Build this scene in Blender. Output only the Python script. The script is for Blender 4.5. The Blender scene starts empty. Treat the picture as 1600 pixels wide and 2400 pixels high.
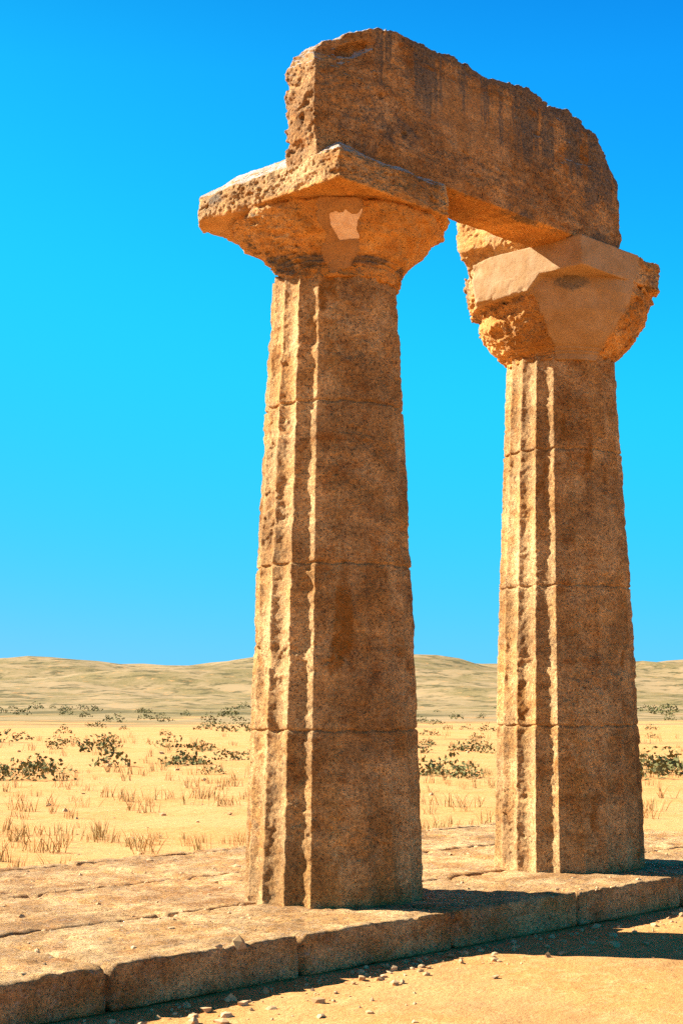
import bpy, math, random
import numpy as np
from concurrent.futures import ThreadPoolExecutor
from math import radians as RAD
random.seed(7)
S = bpy.context.scene
COL = S.collection
H = 5.36            # underside of the abacus above the platform top (z = 0)
SP = 3.1            # column spacing, along +X
A = .888            # half width of the abacus
GZ = -.25           # ground level
VOX = .0085

# view-aligned horizontal directions of the stones that face the path (used to place breaks and repairs)
YAW = RAD(46.1)
RX, RY = math.cos(YAW), -math.sin(YAW)      # "right" seen from the path
FX, FY = math.sin(YAW), math.cos(YAW)       # away from the path

# ------------------------------------------------------------------ noise
_rng = np.random.default_rng(11)
_PERM = _rng.permutation(4096).astype(np.int32)
_G = _rng.normal(size=(4096, 3)).astype(np.float32)
_G /= np.linalg.norm(_G, axis=1, keepdims=True)
_U = _rng.random((4096, 4)).astype(np.float32)

def _hash(i, j, k, seed=0):
    h = _PERM[(i + seed * 131) & 4095]
    h = _PERM[(h + j) & 4095]
    return _PERM[(h + k) & 4095]

def gn(p, s, seed=0):
    """gradient noise, about -1..1"""
    q = p * np.float32(1) * np.asarray(s, np.float32)
    b = np.floor(q)
    f = (q - b).astype(np.float32)
    b = b.astype(np.int32)
    u = f * f * f * (f * (f * 6 - 15) + 10)
    out = 0
    for dx in (0, 1):
        wx = u[:, 0] if dx else 1 - u[:, 0]
        for dy in (0, 1):
            wy = u[:, 1] if dy else 1 - u[:, 1]
            for dz in (0, 1):
                wz = u[:, 2] if dz else 1 - u[:, 2]
                g = _G[_hash(b[:, 0] + dx, b[:, 1] + dy, b[:, 2] + dz, seed)]
                out = out + wx * wy * wz * ((f[:, 0] - dx) * g[:, 0] + (f[:, 1] - dy) * g[:, 1] + (f[:, 2] - dz) * g[:, 2])
    return out * 1.6

def fbm(p, s, octs=4, seed=0, gain=.55):
    a, t, r = 1., 0., 0.
    s = np.asarray(s, np.float32)
    for o in range(octs):
        r = r + a * gn(p, s * 2.03 ** o, seed + o)
        t += a
        a *= gain
    return r / t

def pits(p, s, seed=0, dens=.6):
    """round pores: 0 outside, up to 1 in the middle of a pore"""
    q = p * np.asarray(s, np.float32)
    b = np.floor(q - .5).astype(np.int32)
    out = np.zeros(len(p), np.float32)
    for dx in (0, 1):
        for dy in (0, 1):
            for dz in (0, 1):
                c = b + np.array([dx, dy, dz])
                u = _U[_hash(c[:, 0], c[:, 1], c[:, 2], seed)]
                ctr = (c + .5).astype(np.float32) + (u[:, :3] - .5) * .5
                r = .18 + .3 * u[:, 3]
                d2 = ((q - ctr) ** 2).sum(1) / (r * r)
                out = np.maximum(out, np.where(u[:, 0] * 7.3 % 1 < dens, 1 - d2, 0))
    return np.maximum(out, 0)

def sstep(a, b, x):
    t = np.clip((x - a) / (b - a), 0, 1)
    return t * t * (3 - 2 * t)

def smin(a, b, k):
    h = np.clip(.5 + .5 * (b - a) / k, 0, 1)
    return b + (a - b) * h - k * h * (1 - h)

def smax(a, b, k):
    return -smin(-a, -b, k)

def inpoly(px, py, poly):
    """signed distance to polygon, negative inside"""
    d = np.full(px.shape, 1e9, np.float32)
    ins = np.zeros(px.shape, bool)
    n = len(poly)
    for i in range(n):
        ax, ay = poly[i]; bx, by = poly[(i + 1) % n]
        ex, ey = bx - ax, by - ay
        wx, wy = px - ax, py - ay
        t = np.clip((wx * ex + wy * ey) / (ex * ex + ey * ey + 1e-12), 0, 1)
        d = np.minimum(d, (wx - ex * t) ** 2 + (wy - ey * t) ** 2)
        c = (ay > py) != (by > py)
        ins ^= c & (px < ex * (py - ay) / (ey if ey else 1e-9) + ax)
    d = np.sqrt(d)
    return np.where(ins, -d, d)

# ------------------------------------------------------------------ field -> mesh (surface nets)
def build(name, lo, hi, base, detail, parent, mats, masks=None, vox=VOX, band=.20):
    """base(p) coarse signed distance; detail(p, d) offset added near the surface; masks(p, n) -> dict of point attributes"""
    lo = np.array(lo, np.float32); hi = np.array(hi, np.float32)
    n = np.ceil((hi - lo) / vox).astype(int) + 1
    ax = [lo[i] + vox * np.arange(n[i], dtype=np.float32) for i in range(3)]
    F = np.empty(n, np.float32)
    step = max(1, int(4e5 // (n[1] * n[2])))
    def slab(i0):
        i1 = min(n[0], i0 + step)
        X, Y, Z = np.meshgrid(ax[0][i0:i1], ax[1], ax[2], indexing='ij')
        P = np.stack([X.ravel(), Y.ravel(), Z.ravel()], 1)
        d = base(P).astype(np.float32)
        w = (d > -band) & (d < .028)
        if w.any():
            d[w] += detail(P[w], d[w])
        F[i0:i1] = d.reshape(X.shape)
    with ThreadPoolExecutor(4) as ex:
        list(ex.map(slab, range(0, n[0], step)))
    for sl in (np.s_[0], np.s_[-1], np.s_[:, 0], np.s_[:, -1], np.s_[:, :, 0], np.s_[:, :, -1]):
        F[sl] = np.maximum(F[sl], vox * .5)
    s = F < 0
    c = [s[i:n[0]-1+i, j:n[1]-1+j, k:n[2]-1+k] for i in (0, 1) for j in (0, 1) for k in (0, 1)]
    cnt = sum(x.astype(np.int8) for x in c)
    act = (cnt > 0) & (cnt < 8)
    ids = np.argwhere(act)
    vid = np.full(act.shape, -1, np.int64)
    vid[act] = np.arange(len(ids))
    acc = np.zeros((len(ids), 3), np.float32); num = np.zeros(len(ids), np.float32)
    corners = [(i, j, k) for i in (0, 1) for j in (0, 1) for k in (0, 1)]
    val = {o: F[ids[:, 0]+o[0], ids[:, 1]+o[1], ids[:, 2]+o[2]] for o in corners}
    for o in corners:
        for a in range(3):
            if o[a] == 0:
                e = list(o); e[a] = 1; e = tuple(e)
                v0, v1 = val[o], val[e]
                x = (v0 < 0) != (v1 < 0)
                t = np.where(x, v0 / np.where(x, v0 - v1, 1), 0)
                pt = np.tile(np.array(o, np.float32), (len(ids), 1)); pt[:, a] += t
                acc += pt * x[:, None]; num += x
    V = lo + vox * (ids + acc / num[:, None])
    faces = []
    for a in range(3):
        b, cc = (a + 1) % 3, (a + 2) % 3
        s0 = [slice(None)] * 3; s1 = [slice(None)] * 3
        s0[a] = slice(0, -1); s1[a] = slice(1, None)
        x = s[tuple(s0)] != s[tuple(s1)]
        e = np.argwhere(x)
        ok = (e[:, b] > 0) & (e[:, cc] > 0) & (e[:, b] < n[b]-1) & (e[:, cc] < n[cc]-1)
        e = e[ok]
        q = []
        for ob, oc in ((1, 1), (0, 1), (0, 0), (1, 0)):
            g = e.copy(); g[:, b] -= ob; g[:, cc] -= oc
            q.append(vid[g[:, 0], g[:, 1], g[:, 2]])
        q = np.stack(q, 1)
        neg = s[e[:, 0], e[:, 1], e[:, 2]]
        q[~neg] = q[~neg][:, ::-1]
        faces.append(q)
    Fc = np.concatenate(faces)
    # drop specks that came loose from the main body
    lab = np.arange(len(V)); ea = Fc[:, [0, 1, 2, 3]].ravel(); eb = Fc[:, [1, 2, 3, 0]].ravel()
    while True:
        l0 = lab.copy()
        m = np.minimum(lab[ea], lab[eb])
        np.minimum.at(lab, ea, m); np.minimum.at(lab, eb, m)
        lab = lab[lab]; lab = lab[lab]
        if (lab == l0).all(): break
    u, c_ = np.unique(lab, return_counts=True)
    keep = lab == u[c_.argmax()]
    remap = np.cumsum(keep) - 1
    Fc = remap[Fc[keep[Fc[:, 0]]]]
    V = V[keep]
    me = bpy.data.meshes.new(name)
    me.vertices.add(len(V)); me.vertices.foreach_set('co', V.astype(np.float32).ravel())
    me.loops.add(Fc.size); me.loops.foreach_set('vertex_index', Fc.astype(np.int32).ravel())
    me.polygons.add(len(Fc))
    me.polygons.foreach_set('loop_start', np.arange(0, Fc.size, 4, dtype=np.int32))
    me.update(calc_edges=True)
    me.polygons.foreach_set('use_smooth', np.ones(len(Fc), bool))
    if masks:
        no = np.empty(len(V) * 3, np.float32); me.vertices.foreach_get('normal', no)
        for k, m in masks(V, no.reshape(-1, 3)).items():
            at = me.attributes.new(k, 'FLOAT', 'POINT')
            at.data.foreach_set('value', np.asarray(m, np.float32))
    o = bpy.data.objects.new(name, me); COL.objects.link(o)
    o.parent = parent
    me.materials.append(mats)
    return o

# ------------------------------------------------------------------ materials
class NT:
    def __init__(self, m):
        m.use_nodes = True
        self.t = m.node_tree; self.n = self.t.nodes; self.l = self.t.links
        self.b = self.n['Principled BSDF']
    def node(self, typ, ins=None, **kw):
        x = self.n.new(typ)
        for k, v in kw.items(): setattr(x, k, v)
        for k, v in (ins or {}).items():
            s = x.inputs[k]
            if isinstance(v, bpy.types.NodeSocket): self.l.new(v, s)
            else: s.default_value = v
        return x
    def noise(self, co, scale, detail=5, rough=.6, dist=0):
        return self.node('ShaderNodeTexNoise', {'Vector': co, 'Scale': scale, 'Detail': detail, 'Roughness': rough, 'Distortion': dist}).outputs['Fac']
    def rng(self, v, a, b, c=0., d=1., smooth=True):
        return self.node('ShaderNodeMapRange', {0: v, 1: a, 2: b, 3: c, 4: d}, interpolation_type='SMOOTHSTEP' if smooth else 'LINEAR', clamp=True).outputs[0]
    def math(self, op, a, b=0., c=None):
        d = {0: a, 1: b}
        if c is not None: d[2] = c
        return self.node('ShaderNodeMath', d, operation=op).outputs[0]
    def mix(self, f, a, b, mode='MIX'):
        x = self.node('ShaderNodeMix', data_type='RGBA', blend_type=mode)
        for k, v in ((0, f), (6, a), (7, b)):
            s = x.inputs[k]
            if isinstance(v, bpy.types.NodeSocket): self.l.new(v, s)
            else: s.default_value = (*v, 1) if isinstance(v, tuple) and len(v) == 3 else v
        return x.outputs[2]
    def attr(self, n):
        return self.node('ShaderNodeAttribute', attribute_name=n).outputs['Fac']
    def map(self, co, loc=(0, 0, 0), sc=(1, 1, 1)):
        return self.node('ShaderNodeMapping', {'Vector': co, 'Location': loc, 'Scale': sc}).outputs[0]

def stone(name, off=(0, 0, 0), light=(.82, .51, .225), deep=(.62, .325, .105), streaks=False, pore=1., bump=1., layers=.2):
    m = bpy.data.materials.new(name)
    T = NT(m)
    co = T.map(T.node('ShaderNodeTexCoord').outputs['Object'], off)
    big = T.noise(co, 2.1, 5, .6, .4)
    mid = T.noise(co, 9, 6, .65)
    grain = T.noise(co, 42, 8, .78)
    fine = T.noise(co, 150, 4, .7)
    c = T.mix(T.rng(big, .38, .62), deep, light)
    iron = T.math('MULTIPLY', T.rng(T.noise(T.map(co, (3, 9, 1), (1, 1, 1.6)), 5.5, 5, .6), .52, .68), .6)
    c = T.mix(iron, c, (.50, .20, .045))
    c = T.mix(T.math('MULTIPLY', T.rng(mid, .5, .7), .45), c, (.70, .47, .25))
    c = T.mix(1., c, T.mix(T.rng(grain, .3, .7), (.50, .45, .41), (1.26, 1.26, 1.24)), 'MULTIPLY')
    mot = T.noise(T.map(co, (4, 4, 6)), 13, 7, .72, .3)
    c = T.mix(T.math('MULTIPLY', T.rng(mot, .52, .68), T.math('ADD', .12, T.math('MULTIPLY', pore, .36))), c, (.17, .10, .05))
    # pores
    vor = T.node('ShaderNodeTexVoronoi', {'Vector': co, 'Scale': 46, 'Randomness': 1.}).outputs['Distance']
    vs = T.math('ADD', vor, T.math('MULTIPLY', T.math('SUBTRACT', grain, .5), 1.1))
    hole = T.rng(vs, .08, .24, 1., 0.)
    hole = T.math('MULTIPLY', hole, T.rng(T.noise(T.map(co, (7, 2, 4)), 4.2, 3, .5), .36, .56))
    hole2 = T.rng(T.noise(T.map(co, (1, 5, 8)), 62, 5, .7), .60, .68)
    pits_ = T.math('MAXIMUM', hole, T.math('MULTIPLY', hole2, .8))
    c = T.mix(T.math('MULTIPLY', T.attr('orange_and_bounce'), .85), c, T.mix(T.rng(mid, .35, .65), (.80, .32, .055), (.90, .43, .10)))  # orange stone tint; on undersides it paints in warm ground bounce
    tone = T.noise(T.map(co, (5, 1, 2)), 1.5, 4, .6, .5)
    c = T.mix(1., c, T.mix(T.rng(tone, .35, .65), (.68, .64, .60), (1.14, 1.12, 1.08)), 'MULTIPLY')
    lay = T.noise(T.map(co, (2, 2, 1), (1.6, 1.6, 13)), 1., 4, .65, .3)
    c = T.mix(layers, c, T.mix(T.rng(lay, .38, .6), (.55, .50, .45), (1.12, 1.12, 1.12)), 'MULTIPLY')
    rough_mask = T.math('SUBTRACT', 1., T.attr('mortar'))
    pits_ = T.math('MULTIPLY', T.math('MULTIPLY', pits_, pore), T.math('ADD', T.math('MULTIPLY', rough_mask, .85), .12))
    c = T.mix(T.math('MULTIPLY', pits_, .8), c, (.075, .045, .025))
    # lime mortar repairs
    mc = T.mix(T.rng(T.noise(co, 5, 4, .6), .35, .65), (.39, .225, .094), (.47, .295, .147))
    mc = T.mix(T.rng(fine, .3, .72), T.mix(1., mc, (.78, .76, .74), 'MULTIPLY'), mc)
    c = T.mix(T.math('MULTIPLY', T.attr('mortar'), .92), c, mc)
    c = T.mix(T.attr('brown'), c, T.mix(T.rng(mid, .35, .65), (.36, .165, .05), (.46, .215, .065)))
    pc = T.mix(T.rng(T.noise(co, 14, 4, .6), .35, .65), (.70, .43, .24), (.80, .56, .36))
    c = T.mix(T.attr('pale'), c, pc)
    # dark marks: grey lichen crust, dark spots, painted ledge shadow
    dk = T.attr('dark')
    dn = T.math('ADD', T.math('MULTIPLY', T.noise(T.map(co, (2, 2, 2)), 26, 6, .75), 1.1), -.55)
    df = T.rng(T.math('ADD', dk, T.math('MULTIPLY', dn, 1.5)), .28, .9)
    if streaks:
        st = T.noise(T.map(co, (0, 0, 0), (7.5, 2, .55)), 1., 4, .6, .25)
        sm = T.math('MULTIPLY', T.rng(st, .40, .62), T.attr('streak'))
        df = T.math('MAXIMUM', df, T.rng(T.math('ADD', sm, dn), .05, .7))
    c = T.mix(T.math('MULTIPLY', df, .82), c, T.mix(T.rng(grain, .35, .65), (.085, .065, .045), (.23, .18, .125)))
    c = T.mix(T.rng(T.math('ADD', T.attr('rust'), T.math('MULTIPLY', dn, 1.)), .3, .9), c, (.33, .125, .018))
    # weather crust of white mortar on the upper faces
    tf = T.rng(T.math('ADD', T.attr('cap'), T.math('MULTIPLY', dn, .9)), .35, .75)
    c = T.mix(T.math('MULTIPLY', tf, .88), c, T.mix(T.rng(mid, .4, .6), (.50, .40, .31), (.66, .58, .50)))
    T.l.new(c, T.b.inputs['Base Color'])
    T.b.inputs['Roughness'].default_value = .93
    T.b.inputs['Specular IOR Level'].default_value = .18
    h = T.math('ADD', T.math('MULTIPLY', grain, 1.2), T.math('MULTIPLY', fine, .4))
    h = T.math('SUBTRACT', h, T.math('MULTIPLY', pits_, .8))
    h = T.math('ADD', T.math('MULTIPLY', h, T.math('ADD', T.math('MULTIPLY', rough_mask, .85), .15)), T.math('MULTIPLY', fine, .1))
    bp = T.node('ShaderNodeBump', {'Height': h, 'Strength': .9 * bump, 'Distance': .03})
    T.l.new(bp.outputs[0], T.b.inputs['Normal'])
    return m

# ------------------------------------------------------------------ things
def empty(name, label, cat, loc, group=None):
    o = bpy.data.objects.new(name, None); COL.objects.link(o)
    o.location = loc; o.empty_display_size = .3
    o['label'] = label; o['category'] = cat
    if group: o['group'] = group
    o['kind'] = 'thing'
    return o

def tag(o, label, cat, group=None):
    o['kind'] = 'thing'
    o['label'] = label; o['category'] = cat
    if group: o['group'] = group

def view(P):
    """coordinates of P about a column axis: r along 'right', f away from the path"""
    return P[:, 0] * RX + P[:, 1] * RY, P[:, 0] * FX + P[:, 1] * FY

# profile of the echinus, heights relative to the abacus underside
EZ = np.array([-2, -.52, -.48, -.43, -.38, -.31, -.2, -.08, -.02, .03])
ER = np.array([.512, .512, .52, .537, .565, .622, .745, .845, .868, .872])

def rough(P, k, seed, strat=1.):
    """weathered tufa: lumps, layers, pores"""
    q = P + .02 * np.stack([gn(P, 7, seed + 61), gn(P, 7, seed + 62), gn(P, 7, seed + 63)], 1)
    n = .042 * fbm(P, (5, 5, 5 * strat), 3, seed)
    n = n + .022 * np.abs(fbm(q, (12, 12, 12 * strat), 3, seed + 11))
    n = n + .022 * sstep(-.16, .16, fbm(q, (7, 7, 9 * strat), 2, seed + 15)) + .009 * sstep(-.1, .1, fbm(q, (17, 17, 21 * strat), 2, seed + 17))
    n = n + .010 * fbm(P, (34, 34, 34), 2, seed + 22)
    m = sstep(-.25, .3, fbm(P, (2.6, 2.6, 3.4), 2, seed + 71))
    n = n + m * (.022 * pits(q, 15, seed + 3, .22) + .020 * pits(q, 27, seed + 5, .40)) + .007 * pits(P, 48, seed + 6, .5)
    return n * k

# ---- shafts
def shaft(parent, seed, mat):
    ph = math.atan2(RY, RX)
    def prof(z):
        t = np.clip(z / (H - .55), 0, 1)
        return .70 - .185 * t + .018 * np.sin(t * math.pi)
    sh = .02 if seed == 20 else 0.
    def base(P):
        r = np.hypot(P[:, 0] + sh * RX, P[:, 1] + sh * RY)
        d = (r - prof(P[:, 2])) * .98
        return np.maximum(np.maximum(d, -P[:, 2] - .10), P[:, 2] - (H - (.455 if seed == 20 else .63)))
    def detail(P, d):
        rr, ff = view(P)
        az = np.degrees(np.arctan2(rr, -ff)) - 2.6
        t = np.abs((az / 18) % 1 - .5) * 2              # 1 on the arris, 0 mid flute
        R = prof(P[:, 2])
        wear = .6 + .4 * sstep(-.25, .25, fbm(P, (2.2, 2.2, 1.3), 2, seed + 7))
        right = sstep(.0, .4, rr)                         # more worn on one side
        dep = .064 * R * (1 - t ** 2) * (1 - .15 * right)
        o = dep + .012 * (1 - wear) * t ** 6
        k = .24 + .26 * sstep(.05, .3, fbm(P, (1.6, 1.6, 2.5), 2, seed + 31))
        o = o + rough(P, k, seed)
        for zj in (1.28, 2.55, 3.82):                     # drum joints
            o = o + .02 * np.exp(-((P[:, 2] - zj - .006 * np.sin(az * .3)) / .008) ** 2)
        return o - .006
    def masks(V, N):
        rr, ff = view(V)
        z = np.zeros(len(V))
        dk = .35 * sstep(0, .45, fbm(V, (2.5, 2.5, 1.1), 3, seed + 40))
        rust = .75 * sstep(.2, .5, fbm(V, (3.5, 3.5, .9), 3, seed + 44))
        return dict(mortar=z, pale=z, dark=dk, rust=rust, cap=z, streak=z, brown=z, orange_and_bounce=z)
    return build('shaft', (-.78, -.78, -.12), (.78, .78, H - .42), base, detail, parent, mat, masks, vox=.0095, band=.15)

PALE = [(-.073, -.13), (-.022, -.115), (.052, -.12), (.083, -.098), (.145, -.129), (.204, -.126), (.24, -.081), (.246, -.124), (.214, -.17), (.228, -.224), (.274, -.272), (.134, -.288), (.033, -.295), (-.007, -.256), (-.061, -.207)]
BROWN = [(-.16, -.018), (.212, -.015), (.251, -.08), (.232, -.169), (.269, -.289), (.327, -.354), (.19, -.467), (-.062, -.512), (-.156, -.444), (-.22, -.359), (-.105, -.261), (-.196, -.192)]

EZ2 = np.array([-2, -.67, -.62, -.56, -.46, -.29, -.12, -.02, .03])
ER2 = np.array([.512, .512, .54, .60, .70, .815, .875, .88, .88])

def echinus_base(P, EZ=EZ, ER=ER):
    r = np.hypot(P[:, 0], P[:, 1])
    z = P[:, 2] - H
    d = (r - np.interp(z, EZ, ER)) * .72
    return np.maximum(np.maximum(d, z - .02), -z + EZ[1] - .02)

def patch_field(P, poly, jag, seed):
    rr, ff = view(P)
    az = np.arctan2(rr, -ff)
    z = P[:, 2] - H
    d = inpoly(az * .75, z, [(a * .75, b) for a, b in poly])
    return d + jag * fbm(P, 14, 4, seed)

# ---- left column
def echinus_left(parent, mat):
    sd = 50
    def detail(P, d):
        rr, ff = view(P)
        az = np.arctan2(rr, -ff)
        z = P[:, 2] - H
        br = sstep(.02, -.02, patch_field(P, BROWN, .045, 3)) * (ff < 0)
        o = rough(P, .52, sd, 1.5)
        # worn layers running down to the left
        lay = np.sin((z * 1.0 + az * .16 + .03 * fbm(P, 4, 2, 5)) * 95)
        left = sstep(-.1, -.55, az) * sstep(.02, -.12, z)
        o = o + left * (.006 * lay * (1 + 2 * fbm(P, 5, 2, 71)) + .032 * np.abs(fbm(P, (9, 9, 30), 3, 77)))
        # annulets at the neck
        for za in (-.375, -.41, -.445):
            o = o + .016 * np.exp(-((z - za - .012 * gn(P, 4, 9)) / .009) ** 2) * (1 - br)
        # rim groove under the abacus
        o = o + .012 * np.exp(-((z + .012) / .012) ** 2)
        # break on the left-hand silhouette and the chipped right rim
        o = o + .05 * sstep(-1.15, -1.4, az) * sstep(-.10, -.16, z) * (1 + fbm(P, 7, 2, 81))
        o = o + .05 * np.exp(-(((az - 1.45) / .18) ** 2 + ((z + .18) / .06) ** 2))
        o = o * (1 - br * .86) - .004 * br
        pa = sstep(.006, -.006, patch_field(P, PALE, .012, 8)) * (ff < 0)
        return o + .014 * pa - .004
    def masks(V, N):
        rr, ff = view(V)
        az = np.arctan2(rr, -ff); z = V[:, 2] - H
        w = ff < 0
        br = sstep(.012, -.012, patch_field(V, BROWN, .045, 3)) * w
        zero = np.zeros(len(V))
        s_ = np.stack([az * 2.2, (z + az * .16) * 16, az * 0 + .5], 1)
        dk = (.55 * sstep(.0, .45, fbm(V, (3, 3, 6), 3, 61)) + .75 * sstep(.05, .35, fbm(s_, 1., 4, 69))) * sstep(-.2, -.55, az)
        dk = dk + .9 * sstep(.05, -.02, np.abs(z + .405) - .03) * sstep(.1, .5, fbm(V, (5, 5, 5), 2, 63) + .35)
        dk = dk + .5 * np.exp(-(((az + .0) / .5) ** 2 + ((z + .01) / .03) ** 2))  # last term: darker band along the top rim
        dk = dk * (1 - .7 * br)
        rust = .55 * sstep(.05, .4, fbm(V, 4, 3, 66)) * (1 - br)
        return dict(mortar=br * .6, pale=zero, dark=dk, rust=rust, cap=zero, streak=zero, brown=br * .8, orange_and_bounce=(1 - br) * (.35 + .55 * sstep(-.7, -.3, az)))
    return build('echinus', (-1.0, -1.0, H - .62), (1.0, 1.0, H + .025), echinus_base, detail, parent, mat, masks)

def pale_patch(parent, mat):
    def base(P):
        return echinus_base(P) - .0 
    def detail(P, d):
        return 0 * d
    def base2(P):
        rr, ff = view(P)
        e = echinus_base(P) + .004 + .004 * fbm(P, 18, 3, 91)
        pf = patch_field(P, PALE, .012, 8)
        return np.maximum(np.maximum(np.maximum(e, -e - .03), pf - .002), ff)
    def masks(V, N):
        z = np.zeros(len(V))
        return dict(mortar=z + 1, pale=z + 1, dark=z, rust=z, cap=z, streak=z, brown=z, orange_and_bounce=z)
    o = build('mortar_patch', (-.85, -.95, H - .34), (.25, -.2, H - .05), base2, detail, parent, mat, masks, band=.001, vox=.006)
    o['label'] = 'pale pink smooth patch'
    return o

def abacus_left(parent, mat):
    def base(P):
        z = P[:, 2] - H
        rr, ff = view(P)
        d = np.maximum(np.abs(P[:, 0]), np.abs(P[:, 1])) - A
        d = np.maximum(d, rr - .895 + .05 * (z - .13))        # broken right-hand corner
        d = np.maximum(d, -rr - 1.115)                         # chipped left-hand corner
        d = np.maximum(d, ff - 1.12)
        e = np.maximum(np.abs(P[:, 0]), np.abs(P[:, 1]))
        top = z - (.365 - .80 * np.clip(e - (A - .19), 0, 1) - .03 * sstep(-.75, -1.1, rr))
        return smax(smax(d, top * .92, .02), -z, .02)
    def detail(P, d):
        rr, ff = view(P)
        z = P[:, 2] - H
        brk = sstep(.72, .86, rr)
        top = sstep(.10, .2, z + .3 * 0) * sstep(A - .0, A - .10, np.maximum(np.abs(P[:, 0]), np.abs(P[:, 1])))
        und = sstep(.03, .0, z)
        k = .95 + .7 * brk
        right = sstep(.1, .3, P[:, 0] - P[:, 1] - .8) * (P[:, 1] < -.6)
        o = (rough(P, .55, 120, 1.7) + .016 * pits(P, 20, 127, .5) + .012 * pits(P, 36, 128, .6)) * k * (1 - .65 * top) * (1 - .6 * und)
        o = o + .02 * right * np.abs(fbm(P, (3, 3, 24), 3, 133))
        o = o + .05 * fbm(P, (2.6, 2.6, 2.6), 2, 140) * (1 - .6 * und) * .7
        e = np.maximum(np.abs(P[:, 0]), np.abs(P[:, 1]))
        o = o + .09 * sstep(.13, .0, np.abs(A - e) + np.maximum(z, 0)) * np.maximum(0, fbm(P, 5, 3, 143)) * sstep(.1, -.3, rr)
        return o - .012
    def masks(V, N):
        rr, ff = view(V); z = V[:, 2] - H
        zero = np.zeros(len(V))
        e = np.maximum(np.abs(V[:, 0]), np.abs(V[:, 1]))
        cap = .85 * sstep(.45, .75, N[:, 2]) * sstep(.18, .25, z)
        dk = .9 * np.exp(-(((rr + .98) / .10) ** 2 + ((z - .15) / .07) ** 2)) + .45 * sstep(.1, .4, fbm(V, (4, 4, 9), 3, 151))
        dk = dk * sstep(.02, .05, z) + .5 * sstep(.06, .0, np.abs(np.hypot(V[:, 0], V[:, 1]) - .88)) * (z < .03) * (ff < 0)  # second term: darker ring where the echinus meets the slab
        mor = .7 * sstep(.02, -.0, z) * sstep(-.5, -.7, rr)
        return dict(mortar=mor, pale=zero, dark=dk, rust=.35 * sstep(.1, .4, fbm(V, 5, 3, 155)), cap=cap, streak=zero, brown=zero, orange_and_bounce=.9 * sstep(.035, .0, z))  # orange on the underside stands in for bounced light
    return build('abacus', (-1.0, -1.0, H - .03), (1.0, 1.0, H + .40), base, detail, parent, mat, masks)

# ---- right column
def clean2(P):
    """where the right-hand capital was made good with smooth mortar"""
    rr, ff = view(P)
    z = P[:, 2] - H
    az = np.arctan2(rr, -ff)
    j = .09 * fbm(P, 7, 4, 201)
    m = sstep(.04, -.02, rr - (.64 + .55 * np.minimum(z, 0)) + j)                     # right-hand limit
    left_low = sstep(-.02, .03, az + .43 + .35 * (z + .1) + j * .8)                     # left-hand limit low down
    m = m * np.maximum(left_low, sstep(-.155, -.135, z + j * .35))
    m = m * sstep(.44, .36, P[:, 1] + j) * (ff < .3)
    return m

def echinus_right(parent, mat):
    def base(P):
        r = np.hypot(P[:, 0], P[:, 1]); z = P[:, 2] - H
        d = echinus_base(P, EZ2, ER2)
        return d
    def detail(P, d):
        rr, ff = view(P); z = P[:, 2] - H
        az = np.arctan2(rr, -ff)
        c = clean2(P)
        o = rough(P, .75, 210, 1.3)
        o = o + .06 * sstep(-.5, -.75, az) * sstep(-.135, -.16, z) * sstep(-.34, -.22, z) * (.8 + .8 * fbm(P, 6, 2, 222))
        o = o + .03 * sstep(.6, .8, az) * np.abs(fbm(P, (5, 5, 9), 3, 225))
        o = o * (1 - .93 * c) - .012 * c + .004 * fbm(P, 9, 3, 228) * c
        for za in (-.585, -.615, -.645):
            o = o + .010 * np.exp(-((z - za) / .008) ** 2)
        return o
    def masks(V, N):
        rr, ff = view(V); z = V[:, 2] - H
        az = np.arctan2(rr, -ff)
        zero = np.zeros(len(V))
        dk = 1.25 * np.exp(-(((az + .01) / .2) ** 2 + ((z + .05) / .07) ** 2)) + .4 * np.exp(-(((az + .02) / .12) ** 2)) * sstep(-.3, -.1, z) * sstep(.0, -.06, z)  # dark spot below the abacus front, with a fainter streak under it
        c = clean2(V)
        dk = dk + (1 - c) * (.5 * sstep(0, .4, fbm(V, 5, 3, 231)) + .6 * sstep(-.4, -.6, az) * sstep(-.11, -.15, z) * sstep(-.24, -.17, z))  # last term paints the shadow below the apron ledge
        return dict(mortar=c, pale=zero, dark=dk, rust=(1 - c) * .5 * sstep(0, .4, fbm(V, 4, 3, 233)), cap=zero, streak=zero, brown=zero, orange_and_bounce=.7 * (1 - c))
    return build('echinus', (-1.02, -1.02, H - .72), (1.02, 1.02, H + .025), base, detail, parent, mat, masks)

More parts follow.
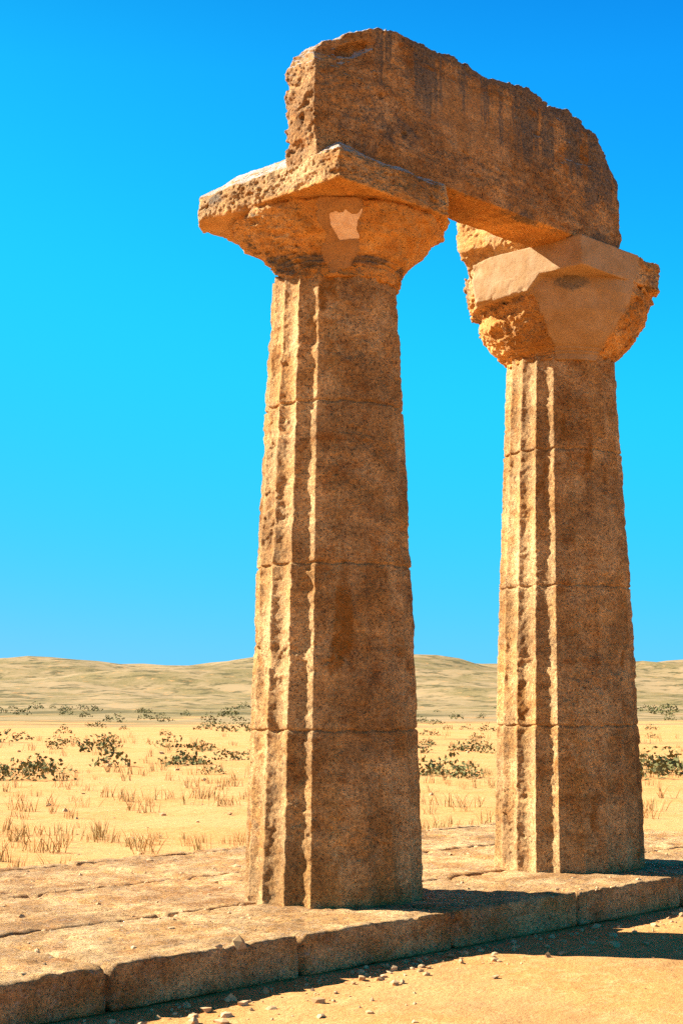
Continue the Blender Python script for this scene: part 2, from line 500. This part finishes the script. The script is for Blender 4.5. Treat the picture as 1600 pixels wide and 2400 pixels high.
def abacus_right(parent, mat):
    def base(P):
        z = P[:, 2] - H
        rr, ff = view(P)
        d = np.maximum(np.abs(P[:, 0]), np.abs(P[:, 1])) - A
        d = np.maximum(d, rr - .93)
        d = np.maximum(d, -rr - .86 - .15 * z)                         # lost left-hand back corner
        d = np.maximum(d, ff - 1.1)
        # mortar carried on down the left face in an apron over the lost rim
        ap = np.maximum(np.maximum(P[:, 1] - .40, -P[:, 1] - .42 - 1.07 * np.minimum(z, 0)), P[:, 0] + .45)
        low = np.minimum(-z, np.maximum(ap, -z - .135))
        return np.maximum(np.maximum(d, z - .275), low)
    def detail(P, d):
        rr, ff = view(P); z = P[:, 2] - H
        c = np.maximum(clean2(P), (P[:, 0] < -.8) * (z < .02) * sstep(.44, .36, P[:, 1]))
        left_edge = sstep(.1, .4, P[:, 1]) * (P[:, 0] < -.5)
        o = rough(P, .75, 240, 1.3)
        o = o + .05 * sstep(.62, .9, rr) * np.maximum(0, fbm(P, 4, 2, 244))
        o = o * (1 - .93 * c) + .0035 * fbm(P, 8, 3, 247) * c
        # rubbed corner and one step in the old bed along the back of the left face
        o = o + .03 * left_edge * sstep(.08, .18, z) * (1 + fbm(P, 9, 2, 249))
        o = o + (P[:, 0] < -.5) * sstep(-.06, -.13, z) * .045 * np.abs(fbm(P, 7, 3, 236))
        return o - .002
    def masks(V, N):
        rr, ff = view(V); z = V[:, 2] - H
        zero = np.zeros(len(V)); c = np.maximum(clean2(V), (V[:, 0] < -.8) * (z < .02) * sstep(.44, .36, V[:, 1]))
        dk = (1 - c) * .6 * sstep(-.1, .3, fbm(V, 5, 3, 251))
        dk = dk + .6 * sstep(.03, .0, np.abs(np.hypot(V[:, 0], V[:, 1] ) - .86)) * (z < .02) * (np.abs(rr) < .25) * (ff < 0)  # short darker arc at the front of the echinus joint
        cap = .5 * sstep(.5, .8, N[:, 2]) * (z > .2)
        return dict(mortar=c, pale=zero, dark=dk, rust=(1 - c) * .4 * sstep(0, .4, fbm(V, 5, 3, 253)), cap=cap, streak=zero, brown=zero, orange_and_bounce=.9 * sstep(.02, .0, z) * (1 - c))
    return build('abacus', (-1.0, -1.0, H - .17), (1.0, 1.0, H + .31), base, detail, parent, mat, masks)

# ---- architrave
PROF = [(-.30, .268), (-.33, .19), (-.87, .19), (-.875, .30), (-.895, .45), (-.905, .62), (-.895, .80), (-.885, .93), (-.85, 1.08), (-.74, 1.19), (-.60, 1.26), (-.45, 1.325), (-.28, 1.375), (-.13, 1.395), (.14, 1.405), (.42, 1.41), (.70, 1.41), (.81, 1.385), (.98, 1.392), (1.15, 1.398), (1.33, 1.425), (1.47, 1.45), (1.57, 1.458), (1.67, 1.43), (1.85, 1.405), (2.01, 1.43), (2.24, 1.432), (2.40, 1.412), (2.51, 1.365), (2.62, 1.29), (2.73, 1.22), (2.84, 1.15), (2.93, 1.05), (2.965, .97), (2.97, .77), (2.94, .60), (2.965, .47), (2.972, .268)]
def architrave(mat):
    # local frame: origin on the platform under the first column
    def base(P):
        z = P[:, 2] - H; x = P[:, 0]; y = P[:, 1]
        d = inpoly(x, z, PROF)
        yf = -.805 + .17 * sstep(-.42, -.92, x) + .10 * sstep(-.35, -.75, x) * sstep(.85, 1.2, z) + .08 * sstep(2.6, 3.0, x) * sstep(.7, 1.3, z)
        yb = -.335
        cut = (-x * .80 - y * .60) - 1.115 + .12 * sstep(1.0, .45, z)
        cut = np.where(z > .42, cut - .12 * sstep(1.0, .45, z) * 2, -1.)
        d = smax(d, cut, .07)
        return np.maximum(np.maximum(d, (yf - y) * .95), y - yb)
    def detail(P, d):
        z = P[:, 2] - H; x = P[:, 0]; y = P[:, 1]
        end = sstep(-.45, -.8, x)
        top = sstep(1.15, 1.35, z)
        face = sstep(-.70, -.78, y)
        smooth = sstep(.35, .0, np.hypot((x - .75) / 1.5, (z - .95) / .6) - .3)
        k = .42 + .10 * end + .06 * top - .24 * smooth * face
        und = sstep(.32, .27, z)
        o = rough(P, 1., 310) * k * (1 - .55 * und)
        o = o + .05 * end * np.maximum(0, fbm(P, (6, 6, 8), 3, 322)) * sstep(.5, .9, z) + .011 * end * pits(P, 13, 326, .35) + .012 * end * pits(P, 30, 327, .6) - .008 * end
        o = o + .010 * face * np.maximum(0, fbm(P, (3.5, 3.5, 6), 3, 330)) * (1 - smooth)
        o = o + .02 * np.maximum(0, -fbm(P, (3, 3, 3), 2, 333)) * top
        # hollow broken out of the top left of the face
        q = np.stack([(x + .58) / .17, (y + .72) / .15, (z - 1.135 - .35 * (x + .6)) / .055], 1)
        o = o + .12 * sstep(1.4, .3, (q ** 2).sum(1) + 1.1 * fbm(P, 7, 3, 340))
        # worn lower arris, scattered deeper holes and a shallow spall
        low = sstep(.12, .0, (z - .27) + (y + .80))
        o = o + .03 * low * (1 + fbm(P, 5, 3, 345)) * (z < .5)
        o = o + .03 * sstep(.45, .8, fbm(P, (5, 5, 8), 2, 350)) * face
        q = ((x - 2.25) / .28) ** 2 + ((z - 1.02) / .05) ** 2
        o = o + .016 * face * sstep(1.2, .7, q + .5 * fbm(P, 9, 2, 352))
        return o - .010
    def masks(V, N):
        z = V[:, 2] - H; x = V[:, 0]; y = V[:, 1]
        zero = np.zeros(len(V))
        face = sstep(-.66, -.74, y)
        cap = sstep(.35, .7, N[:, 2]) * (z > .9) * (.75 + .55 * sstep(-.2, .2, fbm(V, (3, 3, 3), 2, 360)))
        topline = 1.40 - .28 * np.clip(x - 2.4, 0, 1) - .25 * np.clip(-.3 - x, 0, 1)
        smooth = sstep(.35, .0, np.hypot((x - .75) / 1.5, (z - .95) / .6) - .3)
        streak = face * sstep(.85, .06, topline - z) * sstep(-.6, -.1, x)
        dk = face * (.9 * sstep(.13, .02, topline - z) * sstep(-.4, .1, x) + .62 * sstep(-.05, .4, fbm(V, (2.2, 2.2, 3), 3, 365)) * (1 - .8 * smooth) + .3 * sstep(2.1, 2.7, x) + .28 * sstep(.5, .9, x) * sstep(.45, .32, z))
        dk = dk + .5 * np.exp(-(((x + .35) / .35) ** 2 + ((z - .62) / .2) ** 2)) * face
        rust = face * (.72 * np.exp(-((topline - z - .16 + .05 * fbm(V, 3, 2, 377)) / .045) ** 2) * sstep(-.1, .3, x) * sstep(-.3, .35, fbm(V, 4.3, 3, 379)) + .6 * np.exp(-(((x + .72) / .16) ** 2 + ((z - .37) / .10) ** 2)) + .45 * np.exp(-(((x + .3) / .25) ** 2 + ((z - .85) / .12) ** 2)))
        rust = rust + .5 * sstep(.32, .28, z) * sstep(0, .4, fbm(V, (3, 8, 8), 3, 371))
        return dict(mortar=.4 * smooth * face, pale=zero, dark=dk, rust=rust, cap=cap, streak=streak * 1.7, brown=zero, orange_and_bounce=sstep(.32, .28, z) * sstep(-.3, .1, x) * (y > -.79))  # bounce glow painted orange along the beam's underside
    return build('architrave_block', (-1.0, -.87, H + .16), (3.05, -.28, H + 1.54), base, detail, None, mat, masks)

def fragment(mat):
    # stump of the rear twin block on the right-hand abacus
    poly = [(2.32, .13), (2.17, .40), (2.20, .60), (2.16, .80), (2.30, .93), (2.62, .96), (2.85, .85), (2.95, .60), (2.9, .13)]
    def base(P):
        z = P[:, 2] - H; x = P[:, 0] - .075; y = P[:, 1]
        d = inpoly(x, z, poly)
        d = np.maximum(np.maximum(d, -.315 - y), y - .52 - .12 * (z - .3))
        for nx, ny, nz, k in ((-.75, -.45, -.48, 1.76), (-.80, .25, -.55, 1.80), (-.72, -.1, .68, .88), (-.62, .74, .25, .80), (-.6, -.79, .1, .96)):
            d = np.maximum(d, nx * x + ny * y + nz * z + k - .03)
        return d
    def detail(P, d):
        z = P[:, 2] - H; y = P[:, 1]; x = P[:, 0]
        o = rough(P, .62, 410) + .025 * np.maximum(0, fbm(P, 15, 2, 412)) + .05 * fbm(P, (3.2, 3.2, 4), 2, 415)
        o = o + .05 * np.exp(-(((y - .12) / .2) ** 2 + ((z - .30 - .25 * (y - .12)) / .05) ** 2)) * (x < 2.45)      # cleft between two broken faces
        return o - .03
    def masks(V, N):
        z = np.zeros(len(V))
        return dict(mortar=z, pale=.30 * sstep(0, .4, fbm(V, 4, 3, 420)), dark=z, rust=.3 * sstep(.0, .3, fbm(V, 6, 3, 425)), cap=z, streak=z, brown=z, orange_and_bounce=z + .35)
    return build('architrave_fragment', (2.0, -.4, H + .02), (3.05, .75, H + 1.06), base, detail, None, mat, masks)

m_left = stone('weathered_tufa', (0, 0, 0))
m_right = stone('weathered_tufa_right', (4.3, 1.7, 2.9))
m_beam = stone('weathered_tufa_block', (9.1, 5.2, 0), light=(.68, .395, .17), deep=(.50, .25, .08), layers=.5, pore=1.3, streaks=True)
m_frag = stone('broken_tufa', (2.2, 7.7, 5), light=(.74, .46, .20), deep=(.62, .33, .11), pore=.35)

GRP = 'ruined columns carrying the architrave'
c1 = empty('ruined_column', 'weathered fluted column at left whose capital bears a pale mortar patch', 'column', (0, 0, 0), GRP)
shaft(c1, 20, m_left)
e = echinus_left(c1, m_left)
pale_patch(e, m_left)
abacus_left(c1, m_left)
c2 = empty('ruined_column', 'column at right with smooth mortar-repaired capital under the far end of the block', 'column', (SP, 0, 0), GRP)
shaft(c2, 70, m_right)
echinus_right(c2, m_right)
abacus_right(c2, m_right)
b = architrave(m_beam)
tag(b, 'long brown architrave block with rounded broken ends spanning both columns', 'stone beam')
f = fragment(m_frag)
tag(f, 'short sunlit rough stump of stone behind the beam on the right capital', 'stone fragment')

# ------------------------------------------------------------------ platform and ground
def platform(mat):
    def base(P):
        x, y, z = P[:, 0], P[:, 1], P[:, 2]
        d = np.maximum(np.maximum(np.abs(x - 1.5) - 5.5, np.abs(y - 1.2) - 2.4), np.maximum(z, GZ - .05 - z))
        return d
    def detail(P, d):
        o = rough(P, .45, 510)
        bx = np.abs((P[:, 0] / 1.55 + .5) % 1 - .5) * 1.55
        by = np.abs(((P[:, 1] - .2) / 1.6 + .5) % 1 - .5) * 1.6
        o = o + .06 * np.exp(-(np.minimum(bx + .012 * fbm(P, 3, 2, 521), by + .012 * fbm(P, 3, 2, 522)) / .024) ** 2)
        o = o + .04 * np.maximum(0, fbm(P, 2.2, 2, 523)) * sstep(.25, .0, np.abs(P[:, 1] + 1.2) + np.maximum(0, -P[:, 2]))
        return o
    def masks(V, N):
        z = np.zeros(len(V))
        return dict(mortar=z, pale=z, dark=.4 * sstep(.0, .4, fbm(V, 2.5, 3, 515)), rust=z, cap=.35 + z, streak=z, brown=z, orange_and_bounce=z)
    return build('stone_platform', (-4.1, -1.3, GZ - .04), (7.1, 3.7, .04), base, detail, None, mat, masks, vox=.025)
pl = platform(stone('platform_tufa', (6, 3, 1)))
tag(pl, 'low worn stone platform the two columns stand on', 'platform')

def ground():
    rs = np.concatenate([[0], np.geomspace(.25, 5000, 240)])
    na = 420
    a = np.linspace(0, 2 * np.pi, na, endpoint=False)
    V = np.zeros((len(rs) * na, 3), np.float32)
    rr = np.repeat(rs, na); aa = np.tile(a, len(rs))
    V[:, 0] = 1.5 + rr * np.cos(aa); V[:, 1] = rr * np.sin(aa)
    z = .03 * fbm(V, .9, 4, 600) + .012 * fbm(V, 5, 3, 605)
    far = sstep(25, 400, rr)
    z = z + far * (4 * fbm(V, .006, 4, 610)) - sstep(900, 2200, rr) * 26 * np.abs(fbm(V, .0022, 4, 630)) - 6 * sstep(60, 900, rr) + sstep(1500, 4200, rr) * (70 + 190 * fbm(V, .00055, 4, 620))
    V[:, 2] = GZ - .03 + z
    i = np.arange((len(rs) - 1) * na)
    r0, k = i // na, i % na
    F = np.stack([r0 * na + k, (r0 + 1) * na + k, (r0 + 1) * na + (k + 1) % na, r0 * na + (k + 1) % na], 1)
    me = bpy.data.meshes.new('ground')
    me.from_pydata(V.tolist(), [], F.tolist()); me.update()
    me.polygons.foreach_set('use_smooth', np.ones(len(F), bool))
    o = bpy.data.objects.new('ground', me); COL.objects.link(o); o['kind'] = 'structure'
    m = bpy.data.materials.new('dry_earth'); T = NT(m)
    co = T.node('ShaderNodeTexCoord').outputs['Object']
    c = T.mix(T.rng(T.noise(co, .5, 6, .65), .4, .6), (.55, .24, .066), (.61, .285, .094))
    c = T.mix(T.rng(T.noise(co, 9, 8, .75), .45, .7), c, (.68, .35, .13))
    c = T.mix(T.math('MULTIPLY', T.rng(T.noise(co, 60, 6, .7), .5, .75), .5), c, (.25, .13, .05))
    sep = T.node('ShaderNodeVectorMath', {0: co}, operation='LENGTH').outputs['Value']
    g = T.rng(T.math('ADD', T.noise(co, .05, 7, .72), T.rng(sep, 12, 260, -.16, .12)), .40, .56)
    scrub = T.mix(T.rng(T.noise(co, .4, 8, .75), .35, .65), (.075, .075, .022), (.26, .19, .075))
    scrub = T.mix(T.rng(T.noise(co, .006, 8, .75), .42, .58), scrub, (.30, .21, .10))
    scrub = T.mix(T.rng(T.noise(co, .02, 6, .7), .5, .62), scrub, (.06, .062, .022))
    c = T.mix(T.math('MULTIPLY', g, .92), c, scrub)
    T.l.new(c, T.b.inputs['Base Color']); T.b.inputs['Roughness'].default_value = .95
    T.b.inputs['Specular IOR Level'].default_value = .1
    h = T.math('ADD', T.noise(co, 30, 8, .75), T.math('MULTIPLY', T.noise(co, 4, 6, .7), 2))
    T.l.new(T.node('ShaderNodeBump', {'Height': h, 'Strength': .6, 'Distance': .04}).outputs[0], T.b.inputs['Normal'])
    me.materials.append(m)
ground()

def gz(x, y):
    V = np.array([[x, y, 0]], np.float32)
    return GZ - .03 + float(.03 * fbm(V, .9, 4, 600)[0] + .012 * fbm(V, 5, 3, 605)[0])

def on_platform(x, y):
    return -4 < x < 7 and -1.2 < y < 3.6

def plain(name, rgb, var):
    m = bpy.data.materials.new(name); T = NT(m)
    co = T.node('ShaderNodeTexCoord').outputs['Object']
    c = T.mix(T.rng(T.noise(co, 3.1, 5, .7), .35, .65), rgb, var)
    T.l.new(c, T.b.inputs['Base Color']); T.b.inputs['Roughness'].default_value = .9
    T.b.inputs['Specular IOR Level'].default_value = .15
    return m

def scatter(name, mat, V, F):
    me = bpy.data.meshes.new(name); me.from_pydata(V, [], F); me.update()
    o = bpy.data.objects.new(name, me); COL.objects.link(o); o['kind'] = 'stuff'
    me.materials.append(mat)

# gravel and chips lying on the earth and the platform
import bmesh
bm = bmesh.new(); bmesh.ops.create_icosphere(bm, subdivisions=1, radius=1)
ico = np.array([v.co[:] for v in bm.verts]); icf = [[v.index for v in f.verts] for f in bm.faces]; bm.free()
rn = np.random.default_rng(5)
V, F = [], []
for n_ in range(3600):
    if n_ < 900:
        x, y = rn.uniform(-4, 7), rn.uniform(-1.2, 3.4)
        r_ = .008 + .022 * rn.random() ** 3
    elif n_ < 1700:
        x, y = rn.uniform(-5, 8), -1.25 - abs(rn.normal()) * .35
        r_ = .008 + .034 * rn.random() ** 4
    else:
        a_ = rn.uniform(0, 6.283); d_ = rn.uniform(2, 45)
        x, y = 1.5 + d_ * math.cos(a_), d_ * math.sin(a_)
        r_ = (.010 + .045 * rn.random() ** 5) * (1 + d_ / 30)
    z = -.02 if on_platform(x, y) else gz(x, y)
    if min(math.hypot(x, y), math.hypot(x - SP, y)) < .72: continue
    p = ico * (1 + .28 * rn.normal(size=(len(ico), 1))) * r_ * np.array([1, rn.uniform(.6, 1), rn.uniform(.45, .8)])
    c_, s_ = math.cos(x * 97), math.sin(x * 97)
    p = np.stack([p[:, 0] * c_ - p[:, 1] * s_, p[:, 0] * s_ + p[:, 1] * c_, p[:, 2]], 1) + (x, y, z + r_ * .2)
    k_ = len(V); V.extend(p.tolist()); F.extend([[i + k_ for i in f_] for f_ in icf])
scatter('gravel', plain('gravel_stone', (.42, .24, .10), (.60, .38, .19)), V, F)

# dry grass and low scrub over the plain
def tufts(name, mat, pts, h, nb, w_):
    V, F = [], []
    for x, y, sc in pts:
        z = gz(x, y)
        for b_ in range(nb):
            a_ = rn.uniform(0, 6.283); r_ = abs(rn.normal()) * .5 * h * sc
            bx, by = x + r_ * math.cos(a_), y + r_ * math.sin(a_)
            l_ = h * sc * rn.uniform(.5, 1.1); t_ = rn.normal(size=2) * .35 * l_
            q = rn.uniform(0, 3.14); wx, wy = w_ * sc * math.cos(q), w_ * sc * math.sin(q)
            k_ = len(V)
            V += [(bx - wx, by - wy, z - .02), (bx + wx, by + wy, z - .02), (bx + t_[0] * .5 + wx * .7, by + t_[1] * .5 + wy * .7, z + l_ * .6), (bx + t_[0] * .5 - wx * .7, by + t_[1] * .5 - wy * .7, z + l_ * .6), (bx + t_[0], by + t_[1], z + l_)]
            F += [[k_, k_ + 1, k_ + 2, k_ + 3], [k_ + 3, k_ + 2, k_ + 4]]
    scatter(name, mat, V, F)

def field(n_, d0, d1, thr, seed):
    out = []
    while len(out) < n_:
        a_ = rn.uniform(-.2, 1.9); d_ = d0 * (d1 / d0) ** rn.random()
        x, y = d_ * math.cos(a_) - 2, d_ * math.sin(a_) - 2
        if on_platform(x, y): continue
        if fbm(np.array([[x, y, 0]], np.float32), .12, 3, seed)[0] + .2 * rn.normal() > thr: out.append((x, y, rn.uniform(.5, 1.3) * (1 + d_ / 120)))
    return out
tufts('dry_grass', plain('straw', (.46, .30, .11), (.36, .27, .10)), field(1500, 6, 70, .05, 700), .20, 16, .005)
V, F = [], []
for x, y, sc in field(750, 26, 420, .1, 720):
    z = gz(x, y); R_ = .34 * sc * rn.uniform(.6, 1.2)
    for b_ in range(90):
        d_ = rn.normal(size=3); d_ /= np.linalg.norm(d_); d_[2] = abs(d_[2])
        p = np.array([x, y, z]) + d_ * R_ * np.array([1.3, 1.3, .9]) * rn.uniform(.45, 1) ** .5 * (1 + .3 * math.sin(5 * d_[0] + 3 * x))
        u_ = rn.normal(size=3); u_ /= np.linalg.norm(u_); v_ = np.cross(u_, rn.normal(size=3)); v_ /= np.linalg.norm(v_)
        l_ = R_ * rn.uniform(.10, .2); k_ = len(V)
        V += [(p - u_ * l_).tolist(), (p + v_ * l_ * .55).tolist(), (p + u_ * l_).tolist(), (p - v_ * l_ * .55).tolist()]
        F.append([k_, k_ + 1, k_ + 2, k_ + 3])
scatter('scrub', plain('scrub_leaf', (.09, .095, .03), (.20, .17, .06)), V, F)

# ------------------------------------------------------------------ sun, sky, camera
SUN_EL = RAD(35.6)
sx, sy = -.48, .875
sun = bpy.data.lights.new('sun', 'SUN'); sun.energy = 5.; sun.angle = RAD(.5); sun.color = (1, .97, .90)
so = bpy.data.objects.new('sun', sun); COL.objects.link(so)
from mathutils import Vector
L = Vector((sx, sy, 0)).normalized() * math.cos(SUN_EL) + Vector((0, 0, math.sin(SUN_EL)))
so.rotation_euler = L.to_track_quat('Z', 'Y').to_euler()
so.location = L * 40

w = bpy.data.worlds.new('World'); S.world = w; w.use_nodes = True
nt = w.node_tree; bg = nt.nodes['Background']
sky = nt.nodes.new('ShaderNodeTexSky'); sky.sky_type = 'NISHITA'; sky.sun_disc = False
sky.sun_elevation = SUN_EL; sky.sun_rotation = math.atan2(sx, sy)
sky.altitude = 200; sky.air_density = 1.; sky.dust_density = .3; sky.ozone_density = 3.
GRADE = True
if GRADE:
    sp = nt.nodes.new('ShaderNodeSeparateColor'); cb = nt.nodes.new('ShaderNodeCombineColor')
    nt.links.new(sky.outputs[0], sp.inputs[0])
    for i, (mul, po, lim) in enumerate(((.028, 2., 2.2), (.68, 1.6, 4.05), (1.87, 1., 6.45))):
        p = nt.nodes.new('ShaderNodeMath'); p.operation = 'POWER'; p.inputs[1].default_value = po
        q = nt.nodes.new('ShaderNodeMath'); q.operation = 'MULTIPLY'; q.inputs[1].default_value = mul
        u = nt.nodes.new('ShaderNodeMath'); u.operation = 'SMOOTH_MIN'; u.inputs[1].default_value = lim; u.inputs[2].default_value = lim * .5
        nt.links.new(sp.outputs[i], p.inputs[0]); nt.links.new(p.outputs[0], q.inputs[0]); nt.links.new(q.outputs[0], u.inputs[0]); nt.links.new(u.outputs[0], cb.inputs[i])
    # upper sky dimmed to cut the blue fill on shaded stone
    tcw = nt.nodes.new('ShaderNodeTexCoord'); sz = nt.nodes.new('ShaderNodeSeparateXYZ'); nt.links.new(tcw.outputs['Generated'], sz.inputs[0])
    mr = nt.nodes.new('ShaderNodeMapRange'); nt.links.new(sz.outputs['Z'], mr.inputs[0])
    for k_, v_ in ((1, .40), (2, .80), (3, 1.), (4, .16)): mr.inputs[k_].default_value = v_
    vm = nt.nodes.new('ShaderNodeVectorMath'); vm.operation = 'SCALE'
    nt.links.new(cb.outputs[0], vm.inputs[0]); nt.links.new(mr.outputs[0], vm.inputs['Scale'])
    nt.links.new(vm.outputs[0], bg.inputs[0])
else:
    nt.links.new(sky.outputs[0], bg.inputs[0])
bg.inputs[1].default_value = .05

cd = bpy.data.cameras.new('camera'); cam = bpy.data.objects.new('camera', cd); COL.objects.link(cam)
cam.location = (-8.59, -8.32, H - 3.86)
cam.rotation_euler = (RAD(90 + 7.2), 0, -YAW)
cd.sensor_fit = 'VERTICAL'; cd.sensor_height = 36; cd.lens = 36 * 3511 / 2400
cd.clip_end = 20000
S.camera = cam
vs = S.view_settings
vs.view_transform = 'Standard'; vs.look = 'None'; vs.exposure = 1.7; vs.gamma = 1.; vs.use_curve_mapping = False
S.render.film_transparent = False
S.cycles.use_denoising = False
